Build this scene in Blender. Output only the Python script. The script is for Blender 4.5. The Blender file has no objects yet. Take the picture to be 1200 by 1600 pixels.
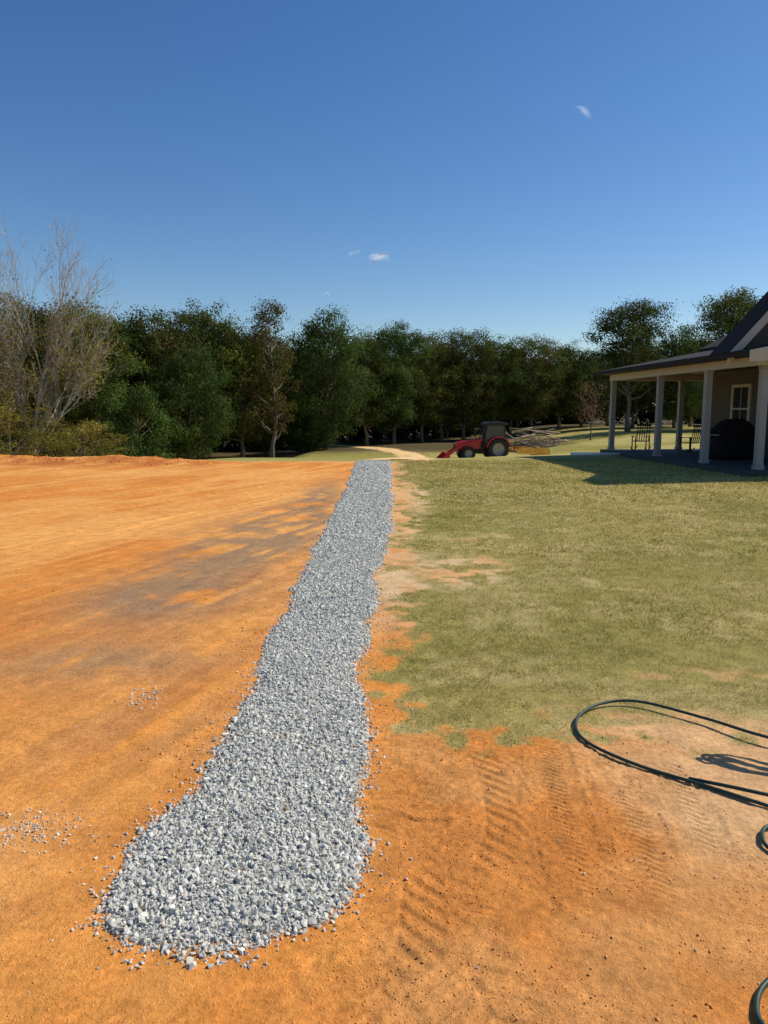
import bpy, bmesh, math, random
import numpy as np
from mathutils import Vector, Matrix, Euler
random.seed(7); RS=np.random.RandomState(11)
scene=bpy.context.scene
COL=scene.collection
scene.view_settings.view_transform='Standard'
scene.view_settings.look='None'
scene.view_settings.exposure=0

# ------------------------------------------------------------ noise
_T={}
def vn(x,y,s,seed):
    if seed not in _T: _T[seed]=np.random.RandomState(seed+100).rand(256,256)
    T=_T[seed]; X=np.asarray(x,float)*s+37.3+seed*3.1; Y=np.asarray(y,float)*s+91.7+seed*1.7
    xi=np.floor(X).astype(int); yi=np.floor(Y).astype(int)
    fx=X-xi; fy=Y-yi; fx=fx*fx*(3-2*fx); fy=fy*fy*(3-2*fy)
    a=T[xi&255,yi&255]; b=T[(xi+1)&255,yi&255]; c=T[xi&255,(yi+1)&255]; d=T[(xi+1)&255,(yi+1)&255]
    return (a*(1-fx)+b*fx)*(1-fy)+(c*(1-fx)+d*fx)*fy
def fbm(x,y,s,seed,o=4):
    r=0;a=.5;t=0
    for i in range(o):
        r=r+a*vn(x,y,s,seed+i); t+=a; a*=.5; s*=2.03
    return r/t
def ss(a,b,x):
    t=np.clip((np.asarray(x,float)-a)/(b-a),0,1); return t*t*(3-2*t)

# ------------------------------------------------------------ terrain
GY=[2.01,2.122,2.276,2.452,2.654,2.89,3.17,3.5,3.9,4.41,5.05,5.9,7.08,8.81,11.63,15.6,22.9]
GL=[-.68,-.85,-.91,-.93,-.90,-.81,-.775,-.785,-.78,-.765,-.79,-.79,-.78,-.79,-.78,-.77,-.84]
GR=[-.41,-.22,-.14,-.085,-.07,-.085,-.09,-.115,-.13,-.145,-.13,-.08,-.08,.06,.11,.16,.20]
def gl(y): return np.interp(y,GY,GL)+.08*(vn(y,0*y,2.1,61)-.5)+.05*(vn(y,0*y,5.5,62)-.5)+.03*(vn(y,0*y,13,162)-.5)
def gr(y): return np.interp(y,GY,GR)+.11*(vn(y,0*y,1.9,63)-.5)+.05*(vn(y,0*y,6,64)-.5)+.03*(vn(y,0*y,14,164)-.5)
def gmask(x,y):
    l=gl(y); r=gr(y); u=(x-(l+r)/2)/((r-l)/2)
    m=np.clip(1-u*u,0,1)
    return m*ss(2.0,2.25,y)*(1-ss(23.0,23.6,y))
TRK=[(0.3,22.5),(1.4,34),(2.4,46),(2.5,57),(1.8,65),(.2,72),(-3.0,78),(-8,82),(-16,86)]
def trkdist(x,y):
    best=np.full(np.shape(x),1e9)
    for (x0,y0),(x1,y1) in zip(TRK[:-1],TRK[1:]):
        dx,dy=x1-x0,y1-y0; t=np.clip(((x-x0)*dx+(y-y0)*dy)/(dx*dx+dy*dy),0,1)
        best=np.minimum(best,np.hypot(x-x0-t*dx,y-y0-t*dy))
    return best
def tread(x,y,x0,y0,x1,y1,w,pitch,depth,slant,seed,bend=.06,b0=.32,b1=.52,mirror=True,curve=0):
    dx,dy=x1-x0,y1-y0; L=math.hypot(dx,dy); dx/=L; dy/=L
    wx=.014*(fbm(x,y,7,seed+40,2)-.5); wy=.022*(fbm(x,y,7,seed+50,2)-.5)
    s=(x-x0)*dx+(y-y0)*dy+wy; u=((x-x0)*dy-(y-y0)*dx+curve*(s/L-.5)**2*4+wx)/w + bend*np.sin(s*4+seed)
    inside=ss(.52,.43,np.abs(u))*ss(-.05,.1,s)*ss(L+.05,L-.1,s)
    if mirror:
        half=np.where(u>0,.5,0.0); ph=(s+slant*np.abs(u)**.8)/pitch+half
        gap=ss(.0,.06,np.abs(u))
    else:
        ph=(s+slant*u+.02*np.sin(u*9))/pitch; gap=1
    lug=ss(-.3,.3,np.sin(ph*2*math.pi))*gap
    brk=ss(b0,b1,fbm(x,y,2.6,seed,3))
    edge=np.exp(-((np.abs(u)-.53)/.07)**2)*ss(0,.1,s)*ss(L,L-.1,s)
    return inside*brk*(depth*(lug-.55)) + .002*edge*brk, inside*brk
def baseH(x,y):
    x=np.asarray(x,float); y=np.asarray(y,float)
    zf=-2.15+1.5*ss(9,27,x)
    y0=23+3.5*ss(2,8,x)
    f=np.clip((y-y0)/(57-y0),0,1)
    z=zf*(.5*f+.5*f*f*(3-2*f))
    z=z-.9*ss(23.5,27,y)*ss(-6,-10,x)
    z=z+.22*(fbm(x,y,.12,1,2)-.5)*ss(26,40,y)
    return z
TREADS=[((-.08,1.50,.10,2.62,.30,.088,.0062,.19,21,.10),dict(curve=.05)),
 ((.34,1.55,.12,2.55,.30,.098,.0058,.17,221,.10),dict(curve=-.08)),
 ((.04,2.66,.20,3.44,.40,.130,.0110,.05,22,.08),dict(mirror=False)),
 ((.34,2.4,.46,3.35,.26,.078,.0055,.17,123,.08),dict(curve=.05)),
 ((.68,2.30,.78,3.45,.22,.033,.0050,.0,25,.02),dict(mirror=False)),
 ((.94,2.25,1.06,3.40,.22,.036,.0050,.02,26,.02),dict(mirror=False)),
 ((1.20,2.5,1.32,3.30,.20,.040,.004,.02,126,.02),dict(mirror=False))]
def H(x,y):
    x=np.asarray(x,float); y=np.asarray(y,float)
    z=baseH(x,y)
    near=1-ss(23,27,y)
    z=z+.016*(fbm(x,y,.4,3,2)-.5)*near
    pad=dirtmask(x,y)
    z=z+pad*(.007*(fbm(x,y,4,5,3)-.5)+.0045*(fbm(x,y,22,9,3)-.5))
    b=np.exp(-((y-22.6-.5*np.sin(x*.5))/.9)**2)*ss(-4,-8,x)
    z=z+b*(.05+.22*fbm(x,y,1.0,13,3)+.07*fbm(x,y,5,213,2))
    a0=-.36; us=x*math.cos(a0)+y*math.sin(a0); vs=-x*math.sin(a0)+y*math.cos(a0)
    z=z+.005*(fbm(us*5,vs*.12,1,253,3)-.5)*ss(-.9,-1.4,x)*(1-ss(22,23,y))
    for k,(ax,ay,ang,dd,wob) in enumerate([(-2.6,8,-.30,.012,.05),(-3.9,8,-.30,.012,.05),(-5.0,10,-.42,.012,.1),(-6.3,10,-.42,.012,.1),(-1.7,5,-.1,.007,.05),(-8,12,-.7,.012,.1),(-9.4,12,-.7,.012,.1)]):
        c,s_=math.cos(ang),math.sin(ang)
        al=(x-ax)*-s_+(y-ay)*c
        q=(x-ax)*c+(y-ay)*s_+wob*np.sin(al*.35+k)
        wv=.4+.6*ss(-.2,.3,np.sin((al+.5*np.abs(q))*2*math.pi/.16))
        on=ss(-.95,-1.3,x)*ss(.38,.48,vn(al,0*al+k,.35,67))
        z=z-dd*ss(.2,.16,np.abs(q))*wv*on
        z=z+dd*.4*np.exp(-((np.abs(q)-.26)/.06)**2)*on
    tm=0
    for a,k in TREADS:
        h,m=tread(x,y,*a,**k); z=z+h*(1-.6*np.clip(tm,0,1)); tm=tm+m
    ch=ss(.0,.2,x-gr(y))*(1-ss(3.2,3.7,y))*(1-.6*np.clip(tm,0,1))
    cm=ss(.38,.6,fbm(x,y,1.6,17,2))
    z=z+ch*(.011*(fbm(x,y,11,19,2)-.5)+.010*(fbm(x,y,34,119,2)-.5))*(.35+.65*cm)
    z=z+.024*gmask(x,y)**.7+.012*gmask(x,y)*(fbm(x,y,3,15,3)-.3)
    return z
XE_Y=[3.3,3.6,4,5,6,7,8,10,13,18,22,24]; XE_X=[.0,.03,.03,.05,.16,.25,.22,.24,.36,.36,.36,.3]
def grassmask(x,y):
    x=np.asarray(x,float); y=np.asarray(y,float)
    n=fbm(x,y,1.7,31,3)-.5; n2=fbm(x,y,7,33,3)-.5
    xe=np.interp(y,XE_Y,XE_X)
    a=ss(-.14,.30,x-xe+.5*n+.6*n2)
    yf=3.40+.08*ss(.8,1.1,x)+.05*ss(1.6,2.2,x)
    b=ss(-.10,.28,y-yf+.3*n+.55*n2)
    m=a*b
    def patch(cx,cy,rx,ry,st):
        d=((x-cx)/rx)**2+((y-cy)/ry)**2
        return 1-st*np.clip(1.25-d,0,1)*np.clip(.45+3.0*(n2+.6*n)+.15,0,1)
    m=m*patch(.75,7.4,.62,.95,.95)*patch(1.9,4.35,.6,.16,.6)*patch(1.0,9.4,.8,.5,.5)*patch(.6,14,.35,3,.9)*patch(1.1,3.8,.5,.15,.6)*patch(1.8,3.7,.5,.15,.7)*patch(2.3,6.8,.6,.3,.4)
    thin=ss(.30,.52,fbm(x,y,.9,37,4))
    thin2=ss(.32,.50,fbm(x,y,4.1,137,3))
    m=m*(.82+.18*thin)*(.70+.30*thin2)
    far=ss(22.9,24.2,y+.6*n*2)
    return np.maximum(m*(1-far),far)
def dirtmask(x,y):
    return 1-grassmask(x,y)

def lerp(a,b,t): return a*(1-t[...,None])+b*t[...,None]
def C(*c): return np.array(c,float)
def groundcol(x,y):
    x=np.asarray(x,float); y=np.asarray(y,float)
    n1=fbm(x,y,.45,41,4); n2=fbm(x,y,2.2,45,4); n3=fbm(x,y,12,49,3)
    a0=-.36; u=x*math.cos(a0)+y*math.sin(a0); v=-x*math.sin(a0)+y*math.cos(a0)
    st=fbm(u*1.5,v*.14,1,53,5); st2=fbm(u*7.0,v*.3,1,153,3); st3=fbm(u*16,v*.5,1,353,3)
    O=C(.67,.246,.047); Ty=C(.80,.39,.110); Rr=C(.52,.165,.038); G=C(.27,.190,.118); Sa=C(.62,.46,.26)
    c=np.broadcast_to(O,x.shape+(3,)).copy()
    far=ss(3.5,8,y)
    c=lerp(c,Ty,ss(.46,.60,st)*(.35+.30*far))
    c=lerp(c,Rr,ss(.52,.62,st2)*(.10+.16*far))
    c=lerp(c,Ty,ss(.54,.64,st3)*(.14+.12*far))
    c=lerp(c,Rr,ss(.52,.72,n2)*.28)
    c=lerp(c,Ty,ss(.46,.66,n1)*.55*ss(6,9,y))
    def blob(cx,cy,rx,ry,ang=0):
        co,si=math.cos(ang),math.sin(ang); X=(x-cx)*co+(y-cy)*si; Y=-(x-cx)*si+(y-cy)*co
        return np.exp(-((X/rx)**2+(Y/ry)**2))
    sm=np.clip(blob(-1.6,9.3,.75,2.8,-.10)*1.4+blob(-1.9,6.2,.75,.8,0)*.8+blob(-1.8,4.6,.9,.4)*.7+blob(-1.2,13.5,.38,3.6)*1.0+blob(-1.2,3.6,.5,.4)*.4,0,1)
    c=lerp(c,G,np.clip(sm*ss(.35,.55,.35*st2+.1*st+.55*n2+.03),0,1)*.82)
    c=lerp(c,C(.46,.14,.035),np.exp(-((y-22)/1.2)**2)*ss(-3,-7,x)*ss(.25,.6,n2)*.85)
    rf=ss(-.15,.1,x)*(1-ss(3.3,3.8,y))
    c=lerp(c,C(.55,.212,.052),rf*.8)
    c=lerp(c,C(.68,.36,.130),rf*ss(.38,.62,n2)*.40)
    c=lerp(c,C(.68,.42,.21),ss(.85,1.4,x+.7*(n2-.5))*ss(2.2,2.8,y+.5*(n1-.5))*.8)
    c=lerp(c,C(.74,.39,.14),ss(-1.0,-1.5,x)*(1-ss(2.6,3.6,y))*ss(.3,.65,n2)*.5)
    ve=ss(.0,.2,x-gr(y)+.1)*ss(4.6,6.2,y)
    c=lerp(c,Sa,ve*(.45+.4*ss(.35,.6,n2)))
    vo=ss(.0,.1,x-gr(y))*ss(.5,.1,x-gr(y))*ss(7.5,8.5,y)
    c=lerp(c,O,vo*ss(.45,.6,n2)*.8)
    c=c*(.84+.32*n3)[...,None]
    g=grassmask(x,y)
    gc=lerp(np.broadcast_to(C(.36,.285,.095),c.shape),C(.28,.24,.070),ss(.35,.65,n1))
    gc=lerp(gc,C(.48,.375,.17),ss(.46,.62,n2)*.5)
    farc=lerp(np.broadcast_to(C(.29,.26,.065),c.shape),C(.42,.35,.125),ss(.4,.65,fbm(x,y,.2,57,4)))
    gc=lerp(gc,farc,ss(20,28,y))
    gc=gc*(.75+.5*n3)[...,None]
    c=lerp(c,gc,ss(.05,.6,g))
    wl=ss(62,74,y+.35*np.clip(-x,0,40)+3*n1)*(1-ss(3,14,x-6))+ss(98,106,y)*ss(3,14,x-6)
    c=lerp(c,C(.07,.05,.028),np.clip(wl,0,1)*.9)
    t=trkdist(x,y); tm=ss(1.35,.85,t+.5*(n2-.5))*ss(22.5,24,y)
    c=lerp(c,C(.72,.46,.19),tm)
    gm=gmask(x,y); c=lerp(c,C(.30,.29,.265),ss(.02,.2,gm))
    return np.clip(c,0,1)

# ------------------------------------------------------------ materials
def newmat(name):
    m=bpy.data.materials.new(name); m.use_nodes=True
    nt=m.node_tree; b=nt.nodes['Principled BSDF']; return m,nt,b
def plain(name,col,rough=.6,metal=0,noise=.15,scale=8,bump=0,spec=.4,coat=0):
    m,nt,b=newmat(name); N=nt.nodes.new; L=nt.links.new
    tc=N('ShaderNodeTexCoord'); n=N('ShaderNodeTexNoise'); n.inputs['Scale'].default_value=scale; n.inputs['Detail'].default_value=6
    L(tc.outputs['Object'],n.inputs['Vector'])
    r=N('ShaderNodeValToRGB'); r.color_ramp.elements[0].position=.3; r.color_ramp.elements[1].position=.7
    r.color_ramp.elements[0].color=[c*(1-noise) for c in col]+[1]; r.color_ramp.elements[1].color=[min(1,c*(1+noise)) for c in col]+[1]
    L(n.outputs['Fac'],r.inputs['Fac']); L(r.outputs['Color'],b.inputs['Base Color'])
    b.inputs['Roughness'].default_value=rough; b.inputs['Metallic'].default_value=metal; b.inputs['Specular IOR Level'].default_value=spec
    b.inputs['Coat Weight'].default_value=coat
    if bump:
        bp=N('ShaderNodeBump'); bp.inputs['Strength'].default_value=bump; bp.inputs['Distance'].default_value=.02
        L(n.outputs['Fac'],bp.inputs['Height']); L(bp.outputs['Normal'],b.inputs['Normal'])
    return m
def attrmat(name,rough=.8,transl=0,spec=.2,nscale=0,namp=.3,bump=0,bdist=.01,objrand=False):
    m,nt,b=newmat(name); N=nt.nodes.new; L=nt.links.new
    a=N('ShaderNodeAttribute'); a.attribute_name='Col'; out=a.outputs['Color']
    g=N('ShaderNodeNewGeometry')
    if nscale:
        n=N('ShaderNodeTexNoise'); n.inputs['Scale'].default_value=nscale; n.inputs['Detail'].default_value=8; n.inputs['Roughness'].default_value=.65
        L(g.outputs['Position'],n.inputs['Vector'])
        mr=N('ShaderNodeMapRange'); mr.inputs['From Min'].default_value=.3; mr.inputs['From Max'].default_value=.7
        mr.inputs['To Min'].default_value=1-namp; mr.inputs['To Max'].default_value=1+namp; L(n.outputs['Fac'],mr.inputs['Value'])
        mx=N('ShaderNodeVectorMath'); mx.operation='SCALE'; L(out,mx.inputs[0]); L(mr.outputs['Result'],mx.inputs['Scale']); out=mx.outputs['Vector']
        if bump:
            bp=N('ShaderNodeBump'); bp.inputs['Strength'].default_value=bump; bp.inputs['Distance'].default_value=bdist
            L(n.outputs['Fac'],bp.inputs['Height']); L(bp.outputs['Normal'],b.inputs['Normal'])
    if objrand:
        oi=N('ShaderNodeObjectInfo'); mr2=N('ShaderNodeMapRange'); mr2.inputs['To Min'].default_value=.66; mr2.inputs['To Max'].default_value=1.30
        L(oi.outputs['Random'],mr2.inputs['Value'])
        mx2=N('ShaderNodeVectorMath'); mx2.operation='SCALE'; L(out,mx2.inputs[0]); L(mr2.outputs['Result'],mx2.inputs['Scale']); out=mx2.outputs['Vector']
    L(out,b.inputs['Base Color']); b.inputs['Roughness'].default_value=rough; b.inputs['Specular IOR Level'].default_value=spec
    if transl:
        t=N('ShaderNodeBsdfTranslucent'); L(out,t.inputs['Color']); ms=N('ShaderNodeMixShader'); ms.inputs[0].default_value=transl
        L(b.outputs[0],ms.inputs[1]); L(t.outputs[0],ms.inputs[2]); L(ms.outputs[0],nt.nodes['Material Output'].inputs['Surface'])
    return m
def groundmat():
    m,nt,b=newmat('ground_soil'); N=nt.nodes.new; L=nt.links.new
    a=N('ShaderNodeAttribute'); a.attribute_name='Col'; g=N('ShaderNodeNewGeometry')
    def noise(scale,detail,rough,vec=None,lo=.3,hi=.7,t0=.8,t1=1.2):
        n=N('ShaderNodeTexNoise'); n.inputs['Scale'].default_value=scale; n.inputs['Detail'].default_value=detail; n.inputs['Roughness'].default_value=rough
        L(vec if vec else g.outputs['Position'],n.inputs['Vector'])
        r=N('ShaderNodeMapRange'); r.inputs['From Min'].default_value=lo; r.inputs['From Max'].default_value=hi; r.inputs['To Min'].default_value=t0; r.inputs['To Max'].default_value=t1
        L(n.outputs['Fac'],r.inputs['Value']); return n.outputs['Fac'],r.outputs['Result']
    mp=N('ShaderNodeMapping'); mp.vector_type='POINT'; mp.inputs['Rotation'].default_value=(0,0,.36)
    L(g.outputs['Position'],mp.inputs['Vector'])
    mp2=N('ShaderNodeMapping'); mp2.inputs['Scale'].default_value=(9,.5,1); L(mp.outputs['Vector'],mp2.inputs['Vector'])
    f1,r1=noise(38,8,.7,None,.32,.68,.76,1.22)
    f2,r2=noise(170,4,.7,None,.3,.7,.82,1.18)
    f3,r3=noise(1.0,7,.65,mp2.outputs['Vector'],.36,.64,.92,1.07)
    f4,r4=noise(6,6,.7,None,.36,.64,.88,1.10)
    def mul(p,q):
        k=N('ShaderNodeMath'); k.operation='MULTIPLY'; L(p,k.inputs[0]); L(q,k.inputs[1]); return k.outputs[0]
    mix=N('ShaderNodeMapRange'); mix.inputs['To Min'].default_value=1.0; L(a.outputs['Alpha'],mix.inputs['Value']); L(r3,mix.inputs['To Max'])
    fac=mul(mul(mul(r1,r2),r4),mix.outputs['Result'])
    v=N('ShaderNodeVectorMath'); v.operation='SCALE'; L(a.outputs['Color'],v.inputs[0]); L(fac,v.inputs['Scale'])
    L(v.outputs['Vector'],b.inputs['Base Color']); b.inputs['Roughness'].default_value=.93; b.inputs['Specular IOR Level'].default_value=.08
    vo=N('ShaderNodeTexVoronoi'); vo.inputs['Scale'].default_value=75; L(g.outputs['Position'],vo.inputs['Vector'])
    vr=N('ShaderNodeMapRange'); vr.inputs['From Min'].default_value=.0; vr.inputs['From Max'].default_value=.32; vr.inputs['To Min'].default_value=.55; vr.inputs['To Max'].default_value=0; L(vo.outputs['Distance'],vr.inputs['Value'])
    vm=mul(vr.outputs['Result'],f1)
    s1=N('ShaderNodeMath'); s1.operation='ADD'; L(f1,s1.inputs[0]); L(vm,s1.inputs[1])
    s2=N('ShaderNodeMath'); s2.operation='MULTIPLY_ADD'; L(f2,s2.inputs[0]); s2.inputs[1].default_value=.35; L(s1.outputs[0],s2.inputs[2])
    s3=N('ShaderNodeMath'); s3.operation='MULTIPLY_ADD'; L(f3,s3.inputs[0]); s3.inputs[1].default_value=.4; L(s2.outputs[0],s3.inputs[2])
    bp=N('ShaderNodeBump'); bp.inputs['Strength'].default_value=.8; bp.inputs['Distance'].default_value=.010
    L(s3.outputs[0],bp.inputs['Height']); L(bp.outputs['Normal'],b.inputs['Normal'])
    return m
M={}
M['ground']=groundmat()
M['stone']=attrmat('crushed_stone',.85,0,.12,160,.13,.3,.002)
M['clod']=attrmat('soil_crumb',.95,0,.1,120,.2)
M['blade']=attrmat('grass_blade',.75,.3,.2)
M['leaf']=attrmat('leaf',.8,.28,.06,objrand=True)
M['bark']=plain('bark',(.15,.12,.09),.9,0,.35,3,.4)
M['palebark']=plain('pale_bark',(.42,.37,.32),.9,0,.25,4,.3)
M['track']=plain('track_sand',(.76,.50,.22),.95,0,.2,.8,.2)
M['cream']=plain('cream_paint',(.46,.41,.33),.6,0,.05,3)
M['postp']=plain('post_paint',(.29,.28,.26),.6,0,.06,3)
M['shingle']=plain('shingle',(.028,.026,.026),.95,0,.35,14,.4,.2)
M['dark']=plain('dark_trim',(.022,.02,.019),.8,0,.2,6,0,.2)
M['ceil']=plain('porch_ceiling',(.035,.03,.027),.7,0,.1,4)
M['concrete']=plain('concrete',(.06,.056,.05),.85,0,.15,6,.2)
M['red']=plain('red_paint',(.55,.010,.035),.32,0,.10,5,0,.5,.3)
M['black']=plain('black_paint',(.018,.018,.02),.5,0,.3,5)
M['rubber']=plain('rubber',(.03,.028,.026),.85,0,.4,7,.2)
M['rim']=plain('wheel_rim',(.30,.28,.25),.5,.2,.2,6)
M['blade_steel']=plain('dusty_orange_steel',(.85,.42,.06),.6,.0,.25,4)
M['hose']=plain('hose_rubber',(.018,.048,.040),.5,0,.25,20,0,.3)
M['pvc']=plain('pipe_plastic',(.78,.78,.76),.4,0,.04,6)
M['wood']=plain('dry_wood',(.46,.34,.23),.85,0,.35,.8,.3)
M['cover']=plain('grill_cover_cloth',(.010,.010,.011),.8,0,.3,6,.2,.2)
def wallmat():
    m,nt,b=newmat('lap_siding'); N=nt.nodes.new; L=nt.links.new
    tc=N('ShaderNodeTexCoord'); sp=N('ShaderNodeSeparateXYZ'); L(tc.outputs['Object'],sp.inputs[0])
    mm=N('ShaderNodeMath'); mm.operation='MULTIPLY'; mm.inputs[1].default_value=1/.16; L(sp.outputs['Z'],mm.inputs[0])
    fr=N('ShaderNodeMath'); fr.operation='FRACT'; L(mm.outputs[0],fr.inputs[0])
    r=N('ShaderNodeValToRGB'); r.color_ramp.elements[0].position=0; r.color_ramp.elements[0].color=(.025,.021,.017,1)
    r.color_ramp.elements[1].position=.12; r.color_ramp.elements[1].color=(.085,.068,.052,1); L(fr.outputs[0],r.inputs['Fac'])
    L(r.outputs['Color'],b.inputs['Base Color']); b.inputs['Roughness'].default_value=.75
    bp=N('ShaderNodeBump'); bp.inputs['Distance'].default_value=.02; bp.inputs['Strength'].default_value=.8; L(fr.outputs[0],bp.inputs['Height']); L(bp.outputs['Normal'],b.inputs['Normal'])
    return m
M['siding']=wallmat()
def glassmat(name,c):
    m,nt,b=newmat(name); b.inputs['Base Color'].default_value=c; b.inputs['Roughness'].default_value=.07; b.inputs['Specular IOR Level'].default_value=.6
    return m
M['glass']=glassmat('dark_glass',(.03,.035,.04,1)); M['cabglass']=glassmat('cab_glass',(.06,.075,.08,1))

# ------------------------------------------------------------ mesh helpers
def link(o,parent=None):
    COL.objects.link(o)
    if parent: o.parent=parent
    return o
def npmesh(name,V,F,cols=None,mat=None,smooth=False):
    V=np.asarray(V,np.float32); F=np.asarray(F,np.int32); k=F.shape[1]
    me=bpy.data.meshes.new(name); me.vertices.add(len(V)); me.vertices.foreach_set('co',V.ravel())
    me.loops.add(F.size); me.loops.foreach_set('vertex_index',F.ravel())
    me.polygons.add(len(F)); me.polygons.foreach_set('loop_start',np.arange(len(F),dtype=np.int32)*k)
    me.update(calc_edges=True)
    if cols is not None:
        a=me.color_attributes.new('Col','FLOAT_COLOR','POINT')
        cc=np.ones((len(V),4),np.float32); cc[:,:cols.shape[1]]=cols; a.data.foreach_set('color',cc.ravel())
    if smooth: me.shade_smooth()
    else: me.shade_flat()
    if mat: me.materials.append(mat)
    return me
class MB:
    def __init__(s): s.v=[]; s.f=[]
    def add(s,vs,fs):
        o=len(s.v); s.v+= [tuple(v) for v in vs]; s.f+=[tuple(i+o for i in f) for f in fs]
    def box(s,x0,x1,y0,y1,z0,z1,M_=None):
        vs=[Vector(p) for p in [(x0,y0,z0),(x1,y0,z0),(x1,y1,z0),(x0,y1,z0),(x0,y0,z1),(x1,y0,z1),(x1,y1,z1),(x0,y1,z1)]]
        if M_: vs=[M_@v for v in vs]
        s.add(vs,[(0,3,2,1),(4,5,6,7),(0,1,5,4),(1,2,6,5),(2,3,7,6),(3,0,4,7)])
    def prism(s,poly,y0,y1):
        n=len(poly); vs=[(x,y0,z) for x,z in poly]+[(x,y1,z) for x,z in poly]
        s.add(vs,[tuple(range(n)),tuple(range(2*n-1,n-1,-1))]+[(i,(i+1)%n,n+(i+1)%n,n+i) for i in range(n)])
    def slab(s,ps,th):
        n=len(ps); vs=list(ps)+[(p[0],p[1],p[2]-th) for p in ps]
        s.add(vs,[tuple(range(n)),tuple(range(2*n-1,n-1,-1))]+[(i,(i+1)%n,n+(i+1)%n,n+i) for i in range(n)])
    def tube(s,pts,rad,n=6,cap=True):
        pts=[Vector(p) for p in pts]; o=len(s.v); up=Vector((0,0,1)); prev=None
        for i,p in enumerate(pts):
            d=(pts[min(i+1,len(pts)-1)]-pts[max(i-1,0)]);
            if d.length<1e-9: d=Vector((0,0,1))
            d.normalize()
            if prev is None:
                a=d.cross(up if abs(d.z)<.9 else Vector((1,0,0))).normalized()
            else:
                a=(prev-d*prev.dot(d)); a=a.normalized() if a.length>1e-6 else d.orthogonal().normalized()
            prev=a; b=d.cross(a); r=rad[i] if hasattr(rad,'__len__') else rad
            for k in range(n):
                t=2*math.pi*k/n; s.v.append(tuple(p+a*(r*math.cos(t))+b*(r*math.sin(t))))
        for i in range(len(pts)-1):
            for k in range(n):
                s.f.append((o+i*n+k,o+i*n+(k+1)%n,o+(i+1)*n+(k+1)%n,o+(i+1)*n+k))
        if cap:
            s.f.append(tuple(o+k for k in range(n))[::-1]); e=o+(len(pts)-1)*n; s.f.append(tuple(e+k for k in range(n)))
    def lathe(s,prof,c,n=28):
        o=len(s.v); m=len(prof)
        for k in range(n):
            t=2*math.pi*k/n
            for r,a in prof: s.v.append((c[0]+r*math.cos(t),c[1]+a,c[2]+r*math.sin(t)))
        for k in range(n):
            for j in range(m-1):
                s.f.append((o+k*m+j,o+k*m+j+1,o+((k+1)%n)*m+j+1,o+((k+1)%n)*m+j))
    def mesh(s,name,mat,smooth=False,bevel=0):
        me=bpy.data.meshes.new(name); me.from_pydata(s.v,[],s.f)
        bm=bmesh.new(); bm.from_mesh(me)
        bmesh.ops.recalc_face_normals(bm,faces=bm.faces)
        if bevel:
            ed=[e for e in bm.edges if len(e.link_faces)==2 and e.calc_face_angle(0)>.6]
            bmesh.ops.bevel(bm,geom=ed,offset=bevel,segments=2,affect='EDGES',profile=.6)
        bm.to_mesh(me); bm.free()
        if smooth: me.shade_smooth()
        me.materials.append(mat); return me
    def obj(s,name,mat,parent=None,smooth=False,bevel=0):
        return link(bpy.data.objects.new(name,s.mesh(name,mat,smooth,bevel)),parent)
def empty(name,loc,label=None,cat=None,group=None,rot=0,parent=None):
    e=bpy.data.objects.new(name,None); e.empty_display_size=.3; e.location=loc; e.rotation_euler=(0,0,rot)
    if label: e['label']=label
    if cat: e['category']=cat
    if group: e['group']=group
    return link(e,parent)

# ------------------------------------------------------------ ground
def axis(parts):
    out=[]
    for a,b,st in parts:
        n=max(1,int(round((b-a)/st))); out+=list(np.linspace(a,b,n,endpoint=False))
    out.append(parts[-1][1]); return np.array(out)
ys=axis([(-60,-4,7),(-4,1.2,.5),(1.2,3.6,.0065),(3.6,4.3,.012),(4.3,8,.025),(8,14,.05),(14,26,.09),(26,60,.4),(60,120,1.2),(120,300,12),(300,900,60)])
xs=axis([(-900,-200,60),(-200,-60,10),(-60,-16,1.0),(-16,-5,.08),(-5,-1.6,.025),(-1.6,-.15,.0135),(-.15,1.4,.0070),(1.4,5,.035),(5,16,.12),(16,60,1.0),(60,200,10),(200,900,60)])
XX,YY=np.meshgrid(xs,ys)
ZZ=H(XX,YY); CC=groundcol(XX,YY); DM=dirtmask(XX,YY)*(1-ss(23,25,YY))*ss(.2,-.6,XX)
CC=np.concatenate([CC,DM[...,None]],-1)
V=np.stack([XX,YY,ZZ],-1).reshape(-1,3)
nx=len(xs); ny=len(ys); I=np.arange(nx*ny).reshape(ny,nx)
F=np.stack([I[:-1,:-1],I[:-1,1:],I[1:,1:],I[1:,:-1]],-1).reshape(-1,4)
g=link(bpy.data.objects.new('ground',npmesh('ground',V,F,CC.reshape(-1,4),M['ground'],True)))
g['kind']='structure'; g['label']='orange clay yard and dry mown lawn'

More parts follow.
